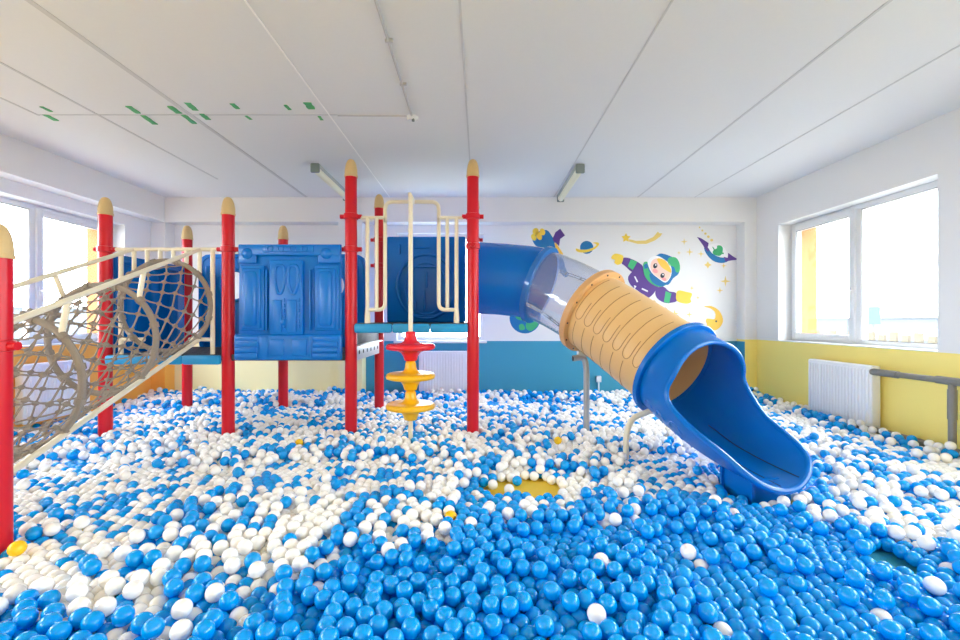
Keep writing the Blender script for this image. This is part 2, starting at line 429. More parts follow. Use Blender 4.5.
# rear panel of the high deck with an oval moulding
bm = bmesh.new(); hbox(bm, -1.16, -.18, ZR-.03, ZR+.03, -.03, 1.04, .02)
cx, cz = -.67, .42
sweep(bm, [V(cx+.36*math.cos(a), ZR-.03, cz+.40*math.sin(a)) for a in [2*PI*k/48 for k in range(48)]], .022, 8, closed=True)
sweep(bm, [V(cx+.26*math.cos(a), ZR-.03, cz-.03+.32*math.sin(a)) for a in [2*PI*k/48 for k in range(48)]], .014, 6, closed=True)
for x, z, w, hh in ((-1.0, .88, .012, .06), (-.72, .90, .10, .012), (-.38, .90, .012, .05), (-.66, .50, .012, .10), (-.69, .24, .012, .13), (-.80, .16, .012, .08), (-.67, .66, .12, .012), (-.5, .3, .012, .1), (-.67, .05, .16, .012)):
    hbox(bm, x-w, x+w, ZR-.05, ZR-.02, z-hh, z+hh, .008)
tag(obj('rear_panel', bm, M['blue'], PS, smooth=50), 'square blue panel with an oval moulding')
# side panel at the outer end of the low deck
bm = bmesh.new(); xx = PX[0]
hbox(bm, xx-.03, xx+.03, ZF+.08, ZR-.08, -.40, .66, .02)
for y in (4.58, 4.9, 5.2): sweep(bm, [V(xx+.02, y, -.30), V(xx+.02, y, .50), V(xx+.0, y, .56)], [.06, .06, .02], 12)
hbox(bm, xx, xx+.05, ZF+.14, ZR-.14, .57, .62, .015); hbox(bm, xx, xx+.05, ZF+.14, ZR-.14, -.38, -.33, .015)
tag(obj('side_panel', bm, M['deepblue'], PS, smooth=50), 'blue end panel with upright ribs')

# railing of the low deck (ring of the net tunnel sits in it)
RC = (-3.06, .137, .44)
bm = bmesh.new(); yr = ZF
cyl(bm, V(PX[0]+.1, yr, .69), V(PX[1]-.1, yr, .69), .019, 12)
for i in range(8):
    x = (121+i*13.1-480)/F*ZF
    if i in (0, 7): lo_ = -.335
    else:
        dx = abs(x-RC[0]); lo_ = RC[1]+math.sqrt(max(0, RC[2]**2-dx**2))+.02 if dx < RC[2] else -.335
    cyl(bm, V(x, yr, .69), V(x, yr, lo_), .021 if i in (0, 7) else .019, 12)
for xa, xb in ((-3.51, -3.28), (-2.84, -2.61)): cyl(bm, V(xa, yr, -.19), V(xb, yr, -.19), .019, 12)
obj('baluster_railing', bm, M['cream'], PS)

# climber opening of the high deck
def guard(s):
    c = -.665; bm = bmesh.new(); y = ZF
    xo, xm, xi = c+s*.435, c+s*.345, c+s*.262
    cyl(bm, V(c+s*.50, y, 1.0), V(xi, y, 1.0), .017, 10)
    sweep(bm, [V(xo, y, 1.0), V(xo, y, .12), V(xo, y, .02), V(xo, y, -.05)], [.020, .020, .028, .028], 12)
    cyl(bm, V(xm, y, 1.0), V(xm, y, .10), .018, 12)
    sweep(bm, smooth_path([V(xi, y, 1.0), V(xi, y, .10), V(xo, y, .10)], .07), .019, 10)
    return obj('guard_rail', bm, M['cream'], PS)
guard(-1); guard(1)
bm = bmesh.new(); c = -.665
sweep(bm, smooth_path([V(c-.262, ZF, .95), V(c-.262, ZF, 1.155), V(c+.262, ZF, 1.155), V(c+.262, ZF, .95)], .08), .019, 10)
hbox(bm, c+.0, c+.03, ZF-.24, ZF+.005, 1.13, 1.18, .008)
obj('arch_rail', bm, M['cream'], PS)

# ------------------------------------------------------------------ disc climber
DX, DY = -.64, 4.06
DC = thing('disc_climber', (DX, DY, 0), 'cream climbing pole with one red and two yellow saucer steps', 'climbing pole')
bm = bmesh.new(); cyl(bm, V(DX, DY, -H), V(DX, DY, 1.14), .021, 16); lathe(bm, [(.021, 0), (.018, .012), (.009, .02), (0, .022)], V(DX, DY, 1.14), n=16)
obj('pole', bm, M['cream'], DC); obstacles.append((DX, DY, .03))
prof = [(.024, .150), (.040, .146), (.048, .13), (.052, .09), (.060, .065), (.085, .044), (.13, .034), (.20, .036), (.218, .028), (.227, .008), (.220, -.012), (.19, -.022), (.13, -.028), (.09, -.045), (.070, -.075), (.058, -.115), (.046, -.122)]
for i, h in enumerate((-.255, -.525, -.80)):
    bm = bmesh.new(); lathe(bm, prof if i else prof, V(DX, DY, h), n=40)
    tag(obj('saucer_step', bm, M['dred'] if i == 0 else M['dyel'], DC, smooth=60), 'red saucer step' if i == 0 else 'yellow saucer step')

# ------------------------------------------------------------------ net tunnel
NT = thing('net_tunnel', (-3.06, 3.2, 0), 'sloping rope net climbing tunnel with taupe rings, cream rails and red end posts', 'net tunnel')
def ax(y): return -.3*0 + .137 + (y-4.28)*.405
rings = [4.28, 3.56, 2.90, 2.24]; RR = .44
post_parent = NT
for x in (-2.415, -3.70): post(NT, x, 2.2, .475, [(-.13, EX)])
for y in rings:
    bm = bmesh.new(); torus(bm, V(-3.06, y, ax(y)), Vector((0, 1, 0)), RR, .023, 48, 10)
    for k in range(12):   # lashings
        a = 2*PI*(k+.5)/12; p = V(-3.06+RR*math.cos(a), y, ax(y)+RR*math.sin(a))
        sweep(bm, [p+Vector((-math.sin(a), 0, math.cos(a)))*s for s in (-.02, .02)], .032, 8)
    obj('rope_ring', bm, M['rope'], NT)
bm = bmesh.new(); n = 16; rows = 19; P = {}
y0_, y1_ = rings[0], rings[-1]
for j in range(rows):
    y = y0_+(y1_-y0_)*j/(rows-1)
    nr = min(abs(y-q) for q in rings); sag = 1-.05*math.sin(PI*min(nr/.34, 1)/2)
    for i in range(n):
        a = 2*PI*(i+.5*(j % 2))/n + random.uniform(-.03, .03)
        P[i, j] = V(-3.06+(RR-.005)*sag*math.cos(a), y+random.uniform(-.012, .012)*(0 < j < rows-1), ax(y)+(RR-.005)*sag*math.sin(a))
for j in range(rows):
    for i in range(n):
        sphere(bm, P[i, j], .0215, 1, scale=(1.1, 1.1, .95))
        if j < rows-1:
            o = 0 if j % 2 == 0 else 1
            for q in (((i+o-1) % n, j+1), ((i+o) % n, j+1)):
                a, b = P[i, j], P[q]; md = (a+b)/2 + Vector((0, 0, -.006)); sweep(bm, [a, md, b], .0065, 5, caps=False)
obj('rope_net', bm, M['rope'], NT, smooth=60)
def rail(x, dh, ya, yb, name='handrail'):
    bm = bmesh.new(); sweep(bm, [V(x, y, ax(y)+dh) for y in (ya, yb)], .019, 12)
    return bm
for x in (-2.735, -3.385):
    bm = rail(x, .545, 4.30, 2.12)
    for y in rings[1:]:
        s = 1 if x > -3.06 else -1; a = math.radians(47)
        cyl(bm, V(x, y+.02 if s > 0 else y-.06, ax(y+.02 if s > 0 else y-.06)+.545), V(-3.06+s*RR*math.cos(a), y, ax(y)+RR*math.sin(a)), .019, 10)
    obj('handrail', bm, M['cream'], NT)
    if x > -3.06: obj('lower_rail', rail(x, -.33, 4.30, 2.12), M['cream'], NT)
bm = bmesh.new(); cyl(bm, V(-3.6, 2.2, -.13), V(-2.5, 2.2, -.13), .019, 12)
obj('end_crossbar', bm, M['cream'], NT)

# ------------------------------------------------------------------ tube slide
SL = thing('tube_slide', (.9, 4.4, 0), 'tube slide with blue bend, clear window section, beige tube and open blue exit', 'slide')
ctrl = [(-.55, 4.9, .52), (-.06, 4.9, .47), (.30, 4.90, .445), (.67, 4.81, .375), (1.15, 4.47, .085), (1.665, 3.74, -.425), (1.80, 3.24, -.615), (1.885, 2.70, -.665), (1.97, 2.15, -.66)]
ctrl = [V(*c) for c in ctrl]
def cr(p0, p1, p2, p3, t):
    return .5*((2*p1)+(p2-p0)*t+(2*p0-5*p1+4*p2-p3)*t*t+(3*p1-p0-3*p2+p3)*t**3)
dense = []; marks = [0]
for i in range(1, len(ctrl)-2):
    for k in range(40): dense.append(cr(ctrl[i-1], ctrl[i], ctrl[i+1], ctrl[i+2], k/40))
    marks.append(len(dense))
dense.append(ctrl[-2])
acc = [0]
for a, b in zip(dense, dense[1:]): acc.append(acc[-1]+(b-a).length)
smark = [acc[m] if m < len(acc) else acc[-1] for m in marks]   # arc length at ctrl[1..]
def at(s):
    s = max(0, min(acc[-1]-1e-6, s)); i = int(np.searchsorted(acc, s, side='right'))-1; i = min(i, len(dense)-2)
    t = (s-acc[i])/(acc[i+1]-acc[i]); return dense[i].lerp(dense[i+1], t)
def fr_at(s):
    p = at(s); T = (at(s+.04)-at(s-.04)).normalized(); U = Vector((0, 0, 1)); U = (U-T*U.dot(T)).normalized(); S = T.cross(U)
    return p, T, U, S          # S points to the rider's right
def sp(s, th, r):
    p, T, U, S = fr_at(s); return p + (-U*math.cos(th) + S*math.sin(th))*r
RO, RI = .395, .37
def tube_shell(bm, s0, s1, m, ro=RO, ri=RI, n=56):
    g = [[[bm.verts.new(sp(s0+(s1-s0)*j/m, 2*PI*i/n, r)) for i in range(n)] for j in range(m+1)] for r in (ro, ri)]
    for q in (0, 1):
        for j in range(m):
            for i in range(n):
                f = (g[q][j][i], g[q][j][(i+1) % n], g[q][j+1][(i+1) % n], g[q][j+1][i]); bm.faces.new(f if q == 0 else f[::-1])
    for j in (0, m):
        for i in range(n):
            f = (g[0][j][i], g[1][j][i], g[1][j][(i+1) % n], g[0][j][(i+1) % n]); bm.faces.new(f if j == 0 else f[::-1])
def flange(s, w, ro, ri, bm=None):
    bm = bm or bmesh.new(); n = 56; pr = [(ri, -w), (ro-.006, -w), (ro, -w+.006), (ro, w-.006), (ro-.006, w), (ri, w)]
    p, T, U, S = fr_at(s)
    rg = [[bm.verts.new(p+T*d+(-U*math.cos(2*PI*i/n)+S*math.sin(2*PI*i/n))*r) for i in range(n)] for r, d in pr]
    for j in range(len(pr)):
        A, B = rg[j], rg[(j+1) % len(pr)]
        for i in range(n): bm.faces.new((A[i], B[i], B[(i+1) % n], A[(i+1) % n]))
    return bm
def bolts(bm, s, w, r, n=12, rad=.009):
    for i in range(n):
        a = 2*PI*(i+.5)/n; p, T, U, S = fr_at(s); c = p+(-U*math.cos(a)+S*math.sin(a))*r
        cyl(bm, c-T*(w+.006), c+T*(w+.006), rad, 8)
sA, sB, sC, sD = smark[0], smark[2], smark[3], smark[4]
bm = bmesh.new(); tube_shell(bm, sA, sB, 30); bend = tag(obj('bend_section', bm, M['deepblue'], SL), 'blue bend section')
tag(obj('rim_flange', flange(sB-.012, .03, .435, RI), M['rim'], bend), 'translucent blue rim')
bm = bmesh.new(); tube_shell(bm, sB+.02, sC-.03, 16, RO-.006, RI+.012); clear = tag(obj('clear_section', bm, M['clear'], SL), 'clear see-through section')
bm = bmesh.new()
for th in (math.radians(58), -math.radians(122)):
    for dth in (-.035, .035):
        sweep(bm, [sp(sB+.03+(sC-sB-.07)*j/8, th+dth, RO+.004) for j in range(9)], .006, 6)
    for j in range(4): 
        c = sp(sB+.10+(sC-sB-.2)*j/3, th, RO-.02); e = sp(sB+.10+(sC-sB-.2)*j/3, th, RO+.012); cyl(bm, c, e, .010, 8)
obj('seam_strip', bm, M['clear_s'], clear)
bm = bmesh.new(); tube_shell(bm, sC, sD-.01, 14); beige = tag(obj('beige_section', bm, M['beige'], SL), 'beige tube section')
tag(obj('tan_flange', flange(sC, .035, .452, RI), M['beige_r'], beige), 'tan end flange')
bm = bmesh.new(); bolts(bm, sC, .035, .425); obj('flange_bolt', bm, M['dark'], beige)
bm = bmesh.new(); pitch = (sD-sC-.10)/7
for sg in (-1, 1):
    for row, (t_a, t_b) in enumerate(((165, 97), (84, 14))):
        for k in range(7):
            s0 = sC+.075+pitch*(k+(.35 if row else 0)); w = pitch*.36; line = []
            if s0+w*2 > sD-.03: continue
            ta, tb = math.radians(t_a), math.radians(t_b)
            for j in range(12): line.append((s0, ta+(tb-ta)*j/11))
            for j in range(1, 8): line.append((s0+w-w*math.cos(PI*j/7), tb-.16*math.sin(PI*j/7)))
            for j in range(1, 5): line.append((s0+2*w, tb+.35*j/4))
            sweep(bm, [sp(s, sg*th, RO+.0005) for s, th in line], .0032, 5)
obj('moulded_seam', bm, M['beige_d'], beige)
# exit chute
tab = [(0, 1.0), (15, .995), (30, .965), (42, .925), (52, .87), (60, .78), (67, .64), (75, .49), (85, .37), (100, .29), (130, .25), (180, .24)]
tabx = np.radians([t[0] for t in tab]); taby = np.array([t[1] for t in tab])
fine = np.linspace(-PI, PI, 721); fv = np.interp(np.abs(fine), tabx, taby) + .10*np.exp(-((fine-2.1)/.55)**2) - .05*np.exp(-((fine+1.65)/.4)**2); ker = np.hanning(41); ker /= ker.sum()
fv = np.convolve(np.concatenate([fv[-41:-1], fv, fv[1:41]]), ker, 'same')[40:-40]
def s_end(th): return sD + (acc[-1]-sD)*float(np.interp((th+PI) % (2*PI)-PI, fine, fv))
def re(s, th, base):   # flattens the bottom and flares the sides a little towards the lip
    t = max(0, min(1, (s-sD-.25)/.9)); return base*(1-.16*t*math.sin(th)**2)
n, m = 96, 26; bm = bmesh.new(); G = []
for base in (.405, .375):
    g = []
    for j in range(m+1):
        row = []
        for i in range(n):
            th = -PI+2*PI*i/n; s = sD-.02+(s_end(th)-sD+.02)*j/m; row.append(bm.verts.new(sp(s, th, re(s, th, base))))
        g.append(row)
    G.append(g)
for q in (0, 1):
    for j in range(m):
        for i in range(n):
            f = (G[q][j][i], G[q][j][(i+1) % n], G[q][j+1][(i+1) % n], G[q][j+1][i]); bm.faces.new(f if q == 0 else f[::-1])
for j in (0, m):
    for i in range(n): bm.faces.new((G[0][j][i], G[1][j][i], G[1][j][(i+1) % n], G[0][j][(i+1) % n]))
ex = tag(obj('exit_chute', bm, M['deepblue'], SL, smooth=50), 'open blue exit chute')
bm = bmesh.new()
sweep(bm, [sp(s_end(-PI+2*PI*i/120), -PI+2*PI*i/120, re(s_end(-PI+2*PI*i/120), -PI+2*PI*i/120, .392)) for i in range(120)], .021, 10, closed=True)
obj('rolled_rim', bm, M['deepblue'], ex)
obj('collar', flange(sD, .024, .446, RI), M['deepblue'], ex)
bm = bmesh.new()
for th in (-.42, 0, .42):
    sweep(bm, [sp(sD+.3+(s_end(th)-sD-.33)*j/14, th, re(sD+.3+(s_end(th)-sD-.33)*j/14, th, .3755)) for j in range(15)], .004, 5)
obj('slide_groove', bm, M['dark'], ex)
bm = bmesh.new()
for k in range(3):
    s0 = sD+.16+k*.17; line = [(s0, 1.25), (s0, 1.05)] ; line = [(s0-.05, .55), (s0-.05, 1.0)]+[(s0-.05+.05-.05*math.cos(PI*j/6), 1.0+.14*math.sin(PI*j/6)) for j in range(1, 6)]+[(s0+.05, 1.0), (s0+.05, .55)]
    for sg in (-1, 1): sweep(bm, [sp(s, sg*th, re(s, th, .405)) for s, th in line], .007, 5)
obj('moulded_rib', bm, M['deepblue'], ex)
bm = bmesh.new(); pe, Te, Ue, Se = fr_at(acc[-1]-.27)
t = bmesh.new(); bmesh.ops.create_cube(t, size=1)
for v in t.verts:
    v.co = Vector((pe.x, pe.y, 0)) + Vector((Te.x, Te.y, 0)).normalized()*v.co.y*.26 + Vector((Se.x, Se.y, 0)).normalized()*v.co.x*.24 + Vector((0, 0, (pe.z-.392)*(v.co.z+.5)))
bmesh.ops.bevel(t, geom=t.edges[:], offset=.02, segments=2, affect='EDGES'); merge(bm, t)
obj('foot_block', bm, M['deepblue'], ex)
# entry panel between the posts
bm = bmesh.new(); of = rrect(.53, .56, 7)
plate(bm, of, lambda a: (.37*math.cos(a), -.04+.37*math.sin(a)), lambda u, w, t: V(PX[3]+t, 4.9+u, .515+w), -.03, .03)
obj('entry_panel', bm, M['deepblue'], SL)
# supports
def support(name, pts, r, m, lab):
    bm = bmesh.new(); sweep(bm, smooth_path(pts, .12, 8), r, 14)
    o = tag(obj(name, bm, m, SL), lab); q = pts[-1]; obstacles.append((q[0], q[1], r)); return o
p, T, U, S = fr_at(sC+.02)
bx, by = 1.07, 4.42
s1 = support('support_leg', [V(.93, by-.02, -.385), V(bx-.02, by, -.37), V(bx, by, -.50), V(bx, by, -H)], .030, M['zinc'], 'galvanised grey support leg')
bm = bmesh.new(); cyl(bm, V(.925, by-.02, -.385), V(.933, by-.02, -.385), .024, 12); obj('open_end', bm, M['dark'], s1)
bm = bmesh.new(); hbox(bm, .98, 1.10, by-.03, by+.05, -.37, -.31, .01); obj('bracket', bm, M['zinc'], s1)
p, T, U, S = fr_at(sD)
s2x, s2y = 1.215, 3.66
support('support_leg', [V(1.45, 3.68, -.75), V(s2x+.04, s2y, -.82), V(s2x, s2y, -.95), V(s2x, s2y, -H)], .024, M['cream'], 'cream support leg')

# ------------------------------------------------------------------ radiators, pipes, socket
def radiator(loc, rot, w, hh, label):
    r = thing('radiator', loc, label, 'radiator'); r.rotation_euler = (0, 0, rot)
    def part(name, bm, m):
        me = bpy.data.meshes.new(name); bmesh.ops.recalc_face_normals(bm, faces=bm.faces); bm.to_mesh(me); bm.free(); me.materials.append(m)
        o = bpy.data.objects.new(name, me); C.objects.link(o); o.parent = r; me.shade_smooth(); me.set_sharp_from_angle(angle=math.radians(40)); return o
    bm = bmesh.new(); box(bm, -w/2, w/2, -.02, 0, 0, hh, .008); n = int(w/.04)
    for i in range(n): x = -w/2+.035+i*(w-.07)/(n-1); box(bm, x-.011, x+.011, -.028, -.015, .03, hh-.03, .006)
    part('front_panel', bm, M['rad'])
    bm = bmesh.new(); box(bm, -w/2, w/2, .05, .07, 0, hh, .006); part('rear_panel', bm, M['rad'])
    bm = bmesh.new(); box(bm, -w/2+.004, w/2-.004, -.01, .06, hh-.012, hh+.004, .004)
    for i in range(int(w/.03)): x = -w/2+.03+i*.03; box(bm, x-.006, x+.006, 0, .05, hh+.003, hh+.006)
    part('top_grille', bm, M['rad'])
    for s in (-1, 1):
        bm = bmesh.new(); box(bm, s*w/2-.004, s*w/2+.004, -.015, .065, .01, hh-.01, .003); part('side_cover', bm, M['rad'])
    return r
radiator((3.80, 4.66, .16), -PI/2, .82, .59, 'white ribbed radiator on the yellow wall below the window')
radiator((-4.53, 4.72, .16), PI/2, .74, .59, 'white ribbed radiator on the orange wall behind the rope net')
radiator((-.50, 6.30, .16), 0, .74, .59, 'white ribbed radiator on the teal wall under the high deck')
HP = thing('heating_pipe', (3.80, 3.9, 0), 'grey sleeved heating pipe running from the radiator along the yellow wall', 'pipe')
bm = bmesh.new(); xx = 3.80
cyl(bm, V(xx, 4.26, -.50), V(xx, 2.2, -.485), .026, 14); obj('wall_run', bm, M['pipe'], HP)
bm = bmesh.new(); cyl(bm, V(xx, 4.26, -.50), V(xx, 4.0, -.499), .033, 14); obj('coupling', bm, M['pipe'], HP)
bm = bmesh.new(); cyl(bm, V(xx, 3.66, -.495), V(xx, 3.42, -.493), .032, 14); obj('coupling', bm, M['pipe'], HP)
bm = bmesh.new(); cyl(bm, V(xx, 3.54, -.49), V(xx, 3.54, -1.12), .026, 14); cyl(bm, V(xx, 3.54, -.56), V(xx, 3.54, -.80), .030, 14); obj('down_pipe', bm, M['pipe'], HP)
bm = bmesh.new(); cyl(bm, V(xx, 4.55, -1.06), V(xx, 2.2, -1.05), .032, 14); obj('return_run', bm, M['pipe'], HP)
bm = bmesh.new()   # white pipe beside the back radiator
sweep(bm, smooth_path([V(-1.02, 6.34, -H), V(-1.02, 6.34, -.50), V(-.88, 6.34, -.50)], .06), .014, 10)
tag(obj('radiator_pipe', bm, M['rad']), 'thin white pipe bending into the radiator on the teal wall', 'pipe')
SK = thing('wall_socket', (1.72, 6.39, .36), 'white socket box with a short cable low on the teal wall', 'socket')
bm = bmesh.new(); hbox(bm, 1.685, 1.755, 6.35, 6.40, -.90, -.81, .008); obj('box', bm, M['pvc'], SK)
bm = bmesh.new(); cyl(bm, V(1.72, 6.375, -.90), V(1.72, 6.375, -1.1), .012, 10); obj('cable', bm, M['pvc'], SK)

# ------------------------------------------------------------------ ceiling fixtures
def lamp(x, y0, y1, label):
    r = thing('batten_light', (x, (y0+y1)/2, H+HC), label, 'ceiling light', 'switched-off batten lights on the ceiling')
    bm = bmesh.new(); hbox(bm, x-.045, x+.045, y0+.02, y1-.02, HC-.045, HC, .008); obj('housing', bm, M['lamp_body'], r)
    bm = bmesh.new(); sweep(bm, [V(x, y0+.03, HC-.06), V(x, y1-.03, HC-.06)], .040, 16); obj('diffuser', bm, M['lamp'], r)
    for y in (y0, y1-.035):
        bm = bmesh.new(); hbox(bm, x-.05, x+.05, y, y+.035, HC-.105, HC, .014); obj('end_cap', bm, M['lamp_end'], r)
lamp(-1.82, 4.84, 6.02, 'switched-off batten light on the ceiling behind the tall red post')
lamp(1.11, 4.86, 6.08, 'switched-off batten light on the ceiling above the blue slide bend')
bm = bmesh.new(); sweep(bm, [V(-.555, YF, HC-.008), V(-.56, 2.2, HC-.008), V(-.575, 3.70, HC-.008)], .010, 8)
for y in (1.6, 2.1, 2.7, 3.2): hbox(bm, -.585, -.535, y, y+.02, HC-.02, HC, .003)
tag(obj('ceiling_cable', bm, M['wire']), 'thin grey cable clipped along the ceiling towards the camera', 'cable')
bm = bmesh.new(); sweep(bm, [V(-1.2, 3.71, HC-.006), V(-.62, 3.72, HC-.006)], .007, 8)
tag(obj('ceiling_cable', bm, M['wire']), 'short faint cable crossing the ceiling beside the white junction cap', 'cable')
JB = thing('junction_cap', (-.575, 3.75, H+HC), 'small round white junction cap where the ceiling cables meet', 'junction box')
bm = bmesh.new(); lathe(bm, [(.050, 0), (.050, -.02), (.040, -.035), (0, -.037)], V(-.575, 3.75, HC), n=20); obj('cover', bm, M['pvc'], JB)
bm = bmesh.new(); cyl(bm, V(-.565, 3.72, HC-.03), V(-.565, 3.72, HC-.05), .012, 8); obj('cable_stub', bm, M['lamp_end'], JB)

tapes = [(46.5, 109, .10, .035, 'pale small green tape tab near the end of the ceiling line by the left windows'), (51, 117.5, .13, .05, 'yellowish green tape strip nearest the left windows'),
    (133.5, 109.5, .14, .05, 'green tape strip just above the ceiling line, second pair from the left windows'), (149, 119.5, .20, .05, 'long green tape strip just below the ceiling line, second pair from left windows'),
    (174.5, 109.5, .14, .055, 'green tape strip just left of the thick grey ceiling seam'), (191.5, 106.5, .15, .06, 'green tape strip just right of the thick grey ceiling seam'),
    (189, 119, .20, .05, 'longest green tape strip, lying across the thick grey ceiling seam'), (205, 116.5, .12, .05, 'green tape strip below the ceiling line just past the thick seam'),
    (235, 106, .10, .045, 'frayed green tape tab above the ceiling line, midway between thick seam and white bead'), (248.5, 117.5, .08, .03, 'tiny green tape tab below the ceiling line, midway between thick seam and white bead'),
    (287.5, 107, .09, .03, 'narrow green tape tab second from the white ceiling bead'), (309.5, 105.5, .12, .07, 'broad dark green tape square beside the white ceiling bead'),
    (320.5, 118, .09, .03, 'dark small green tape tab under the white ceiling bead')]
for px, py, l, w, lab in tapes:
    y = HC*F/(320-py); x = (px-480)/F*y; a = math.radians(random.uniform(-8, 8)); bm = bmesh.new()
    q = []
    dirv = Vector((math.sin(a), math.cos(a), 0)); nrm = Vector((-dirv.y, dirv.x, 0)); c0 = V(x, y, HC)
    n = 5
    def edge(t, s): return c0 + dirv*(t-.5)*l*.85 + nrm*s*w*.42*(1+.12*math.sin(9*t+px))
    top = [[bm.verts.new(edge(i/n, s)+Vector((0, 0, dz))) for i in range(n+1)] for s in (-1, 1) for dz in (-.0002, -.003-.004*abs(math.sin(px)))]
    for i in range(n):
        for u, v in ((0, 2), (1, 0), (3, 1), (2, 3)): bm.faces.new((top[u][i], top[u][i+1], top[v][i+1], top[v][i]))
    for i in (0, n): bm.faces.new((top[0][i], top[1][i], top[3][i], top[2][i]))
    tag(obj('tape_strip', bm, M['tape'], smooth=0), lab, 'tape', 'green tape strips on the ceiling')

# ------------------------------------------------------------------ wall decals (thin vinyl on the back wall)
def wall(px, py): return (px-480)/F*YB, (320-py)/F*YB
def flat(bm, pts, layer, mi=0):
    y1 = YB-.0012*(layer+1); y0 = YB
    w = [wall(*p) for p in pts]
    A = [bm.verts.new(V(x, y1, h)) for x, h in w]; B = [bm.verts.new(V(x, y0, h)) for x, h in w]; n = len(w)
    bm.faces.new(A).material_index = mi
    for i in range(n): bm.faces.new((A[i], A[(i+1) % n], B[(i+1) % n], B[i])).material_index = mi
def ell(cx, cy, rx, ry, rot=0, n=28, a0=0, a1=360):
    r = math.radians(rot); out = []
    full = a1-a0 >= 360
    for k in range(n if full else n+1):
        a = math.radians(a0+(a1-a0)*k/n); u, v = rx*math.cos(a), ry*math.sin(a); out.append((cx+u*math.cos(r)-v*math.sin(r), cy+u*math.sin(r)+v*math.cos(r)))
    return out
def star4(cx, cy, r, th=.22, sq=1.0):
    return [(cx+(r if k % 2 == 0 else r*th)*math.sin(k*PI/4)*sq, cy-(r if k % 2 == 0 else r*th)*math.cos(k*PI/4)) for k in range(8)]
def curve(pts, n=6):
    out = []; N = len(pts)
    for i in range(N):
        p = [Vector(pts[(i+d) % N]) for d in (-1, 0, 1, 2)]
        for k in range(n): out.append(tuple(cr(*p, k/n)))
    return out
def A(pts, ox=605, oy=225, sc=5.815): return [(ox+x/sc, oy+y/sc) for x, y in pts]
def B(pts): return A(pts, 520, 225, 9.6)
def decal(name, pos, label, cat='wall decal'):
    x, h = wall(*pos); return thing(name, V(x, YB, h), label, cat)
def dpart(name, shapes, m, root, layer):
    bm = bmesh.new()
    for s in shapes: flat(bm, s, layer)
    return obj(name, bm, M[m], root, smooth=0)

# astronaut child
D = decal('astronaut_decal', (655, 275), 'large wall decal of a floating astronaut child in purple suit and green-blue helmet')
dpart('torso', [A(curve([(135, 300), (190, 250), (240, 262), (310, 345), (300, 372), (270, 412), (240, 424), (195, 385), (150, 350)], 3))], 'd_purple', D, 1)
dpart('arm', [A(curve([(96, 195), (130, 190), (185, 212), (222, 245), (190, 275), (152, 270), (118, 240), (96, 222)], 3))], 'd_purple', D, 0)
dpart('arm', [A(curve([(292, 395), (305, 365), (340, 358), (372, 385), (412, 395), (418, 440), (385, 452), (345, 452), (305, 428)], 3))], 'd_purple', D, 2)
dpart('suit_band', [A([(150, 200), (188, 214), (160, 262), (132, 240)])], 'd_green', D, 4)
dpart('suit_band', [A([(352, 385), (385, 398), (372, 456), (342, 448)])], 'd_green', D, 4)
dpart('glove', [A(curve([(40, 180), (62, 166), (100, 176), (106, 192), (96, 222), (72, 232), (54, 218), (58, 204), (38, 196)], 3))], 'd_yellow', D, 3)
dpart('glove', [A(curve([(414, 398), (430, 380), (470, 388), (502, 396), (504, 410), (496, 430), (500, 448), (470, 458), (418, 442)], 3))], 'd_yellow', D, 3)
dpart('suit_line', [A([(168, 300), (176, 298), (192, 330), (185, 334)]), A([(215, 366), (250, 382), (247, 390), (212, 374)]), A([(168, 350), (182, 356), (172, 372)])], 'd_white', D, 4)
dpart('scarf', [A(curve([(222, 225), (245, 215), (255, 260), (290, 310), (340, 335), (352, 350), (310, 360), (262, 335), (228, 290)], 3))], 'd_green', D, 5)
dpart('scarf_patch', [A(curve([(258, 285), (290, 300), (318, 330), (345, 335), (340, 356), (300, 350), (268, 325)], 3)), A([(225, 232), (245, 222), (248, 250), (228, 256)])], 'd_blue', D, 6)
hel = dpart('helmet', [A(curve([(298, 178), (325, 166), (375, 180), (418, 205), (432, 245), (425, 285), (395, 310), (370, 345), (345, 345), (300, 320), (262, 280), (248, 240), (262, 205)], 3))], 'd_blue', D, 7)
dpart('visor', [A(curve([(248, 225), (262, 192), (298, 180), (330, 192), (372, 225), (386, 262), (378, 305), (350, 335), (310, 312), (268, 275)], 3))], 'd_white', hel, 8)
dpart('face', [A(curve([(262, 240), (275, 205), (308, 195), (350, 215), (380, 265), (374, 305), (348, 328), (305, 305), (275, 278)], 3))], 'd_skin', hel, 9)
dpart('hair', [A(curve([(300, 196), (345, 205), (378, 250), (382, 278), (350, 262), (322, 240)], 3))], 'd_hair', hel, 10)
dpart('cheek', [A(ell(290, 268, 16, 12, 30)), A(ell(342, 315, 14, 10, 30))], 'd_pink', hel, 10)
dpart('eye', [A(ell(290, 238, 12, 15, 20)), A(ell(332, 294, 12, 15, 20))], 'd_black', hel, 11)
dpart('eye_highlight', [A(ell(293, 233, 4, 5)), A(ell(335, 289, 4, 5))], 'd_white', hel, 12)
dpart('helmet_badge', [A(curve([(372, 190), (410, 190), (432, 225), (432, 268), (412, 275), (400, 245), (372, 235), (362, 212)], 3))], 'd_green', hel, 8)
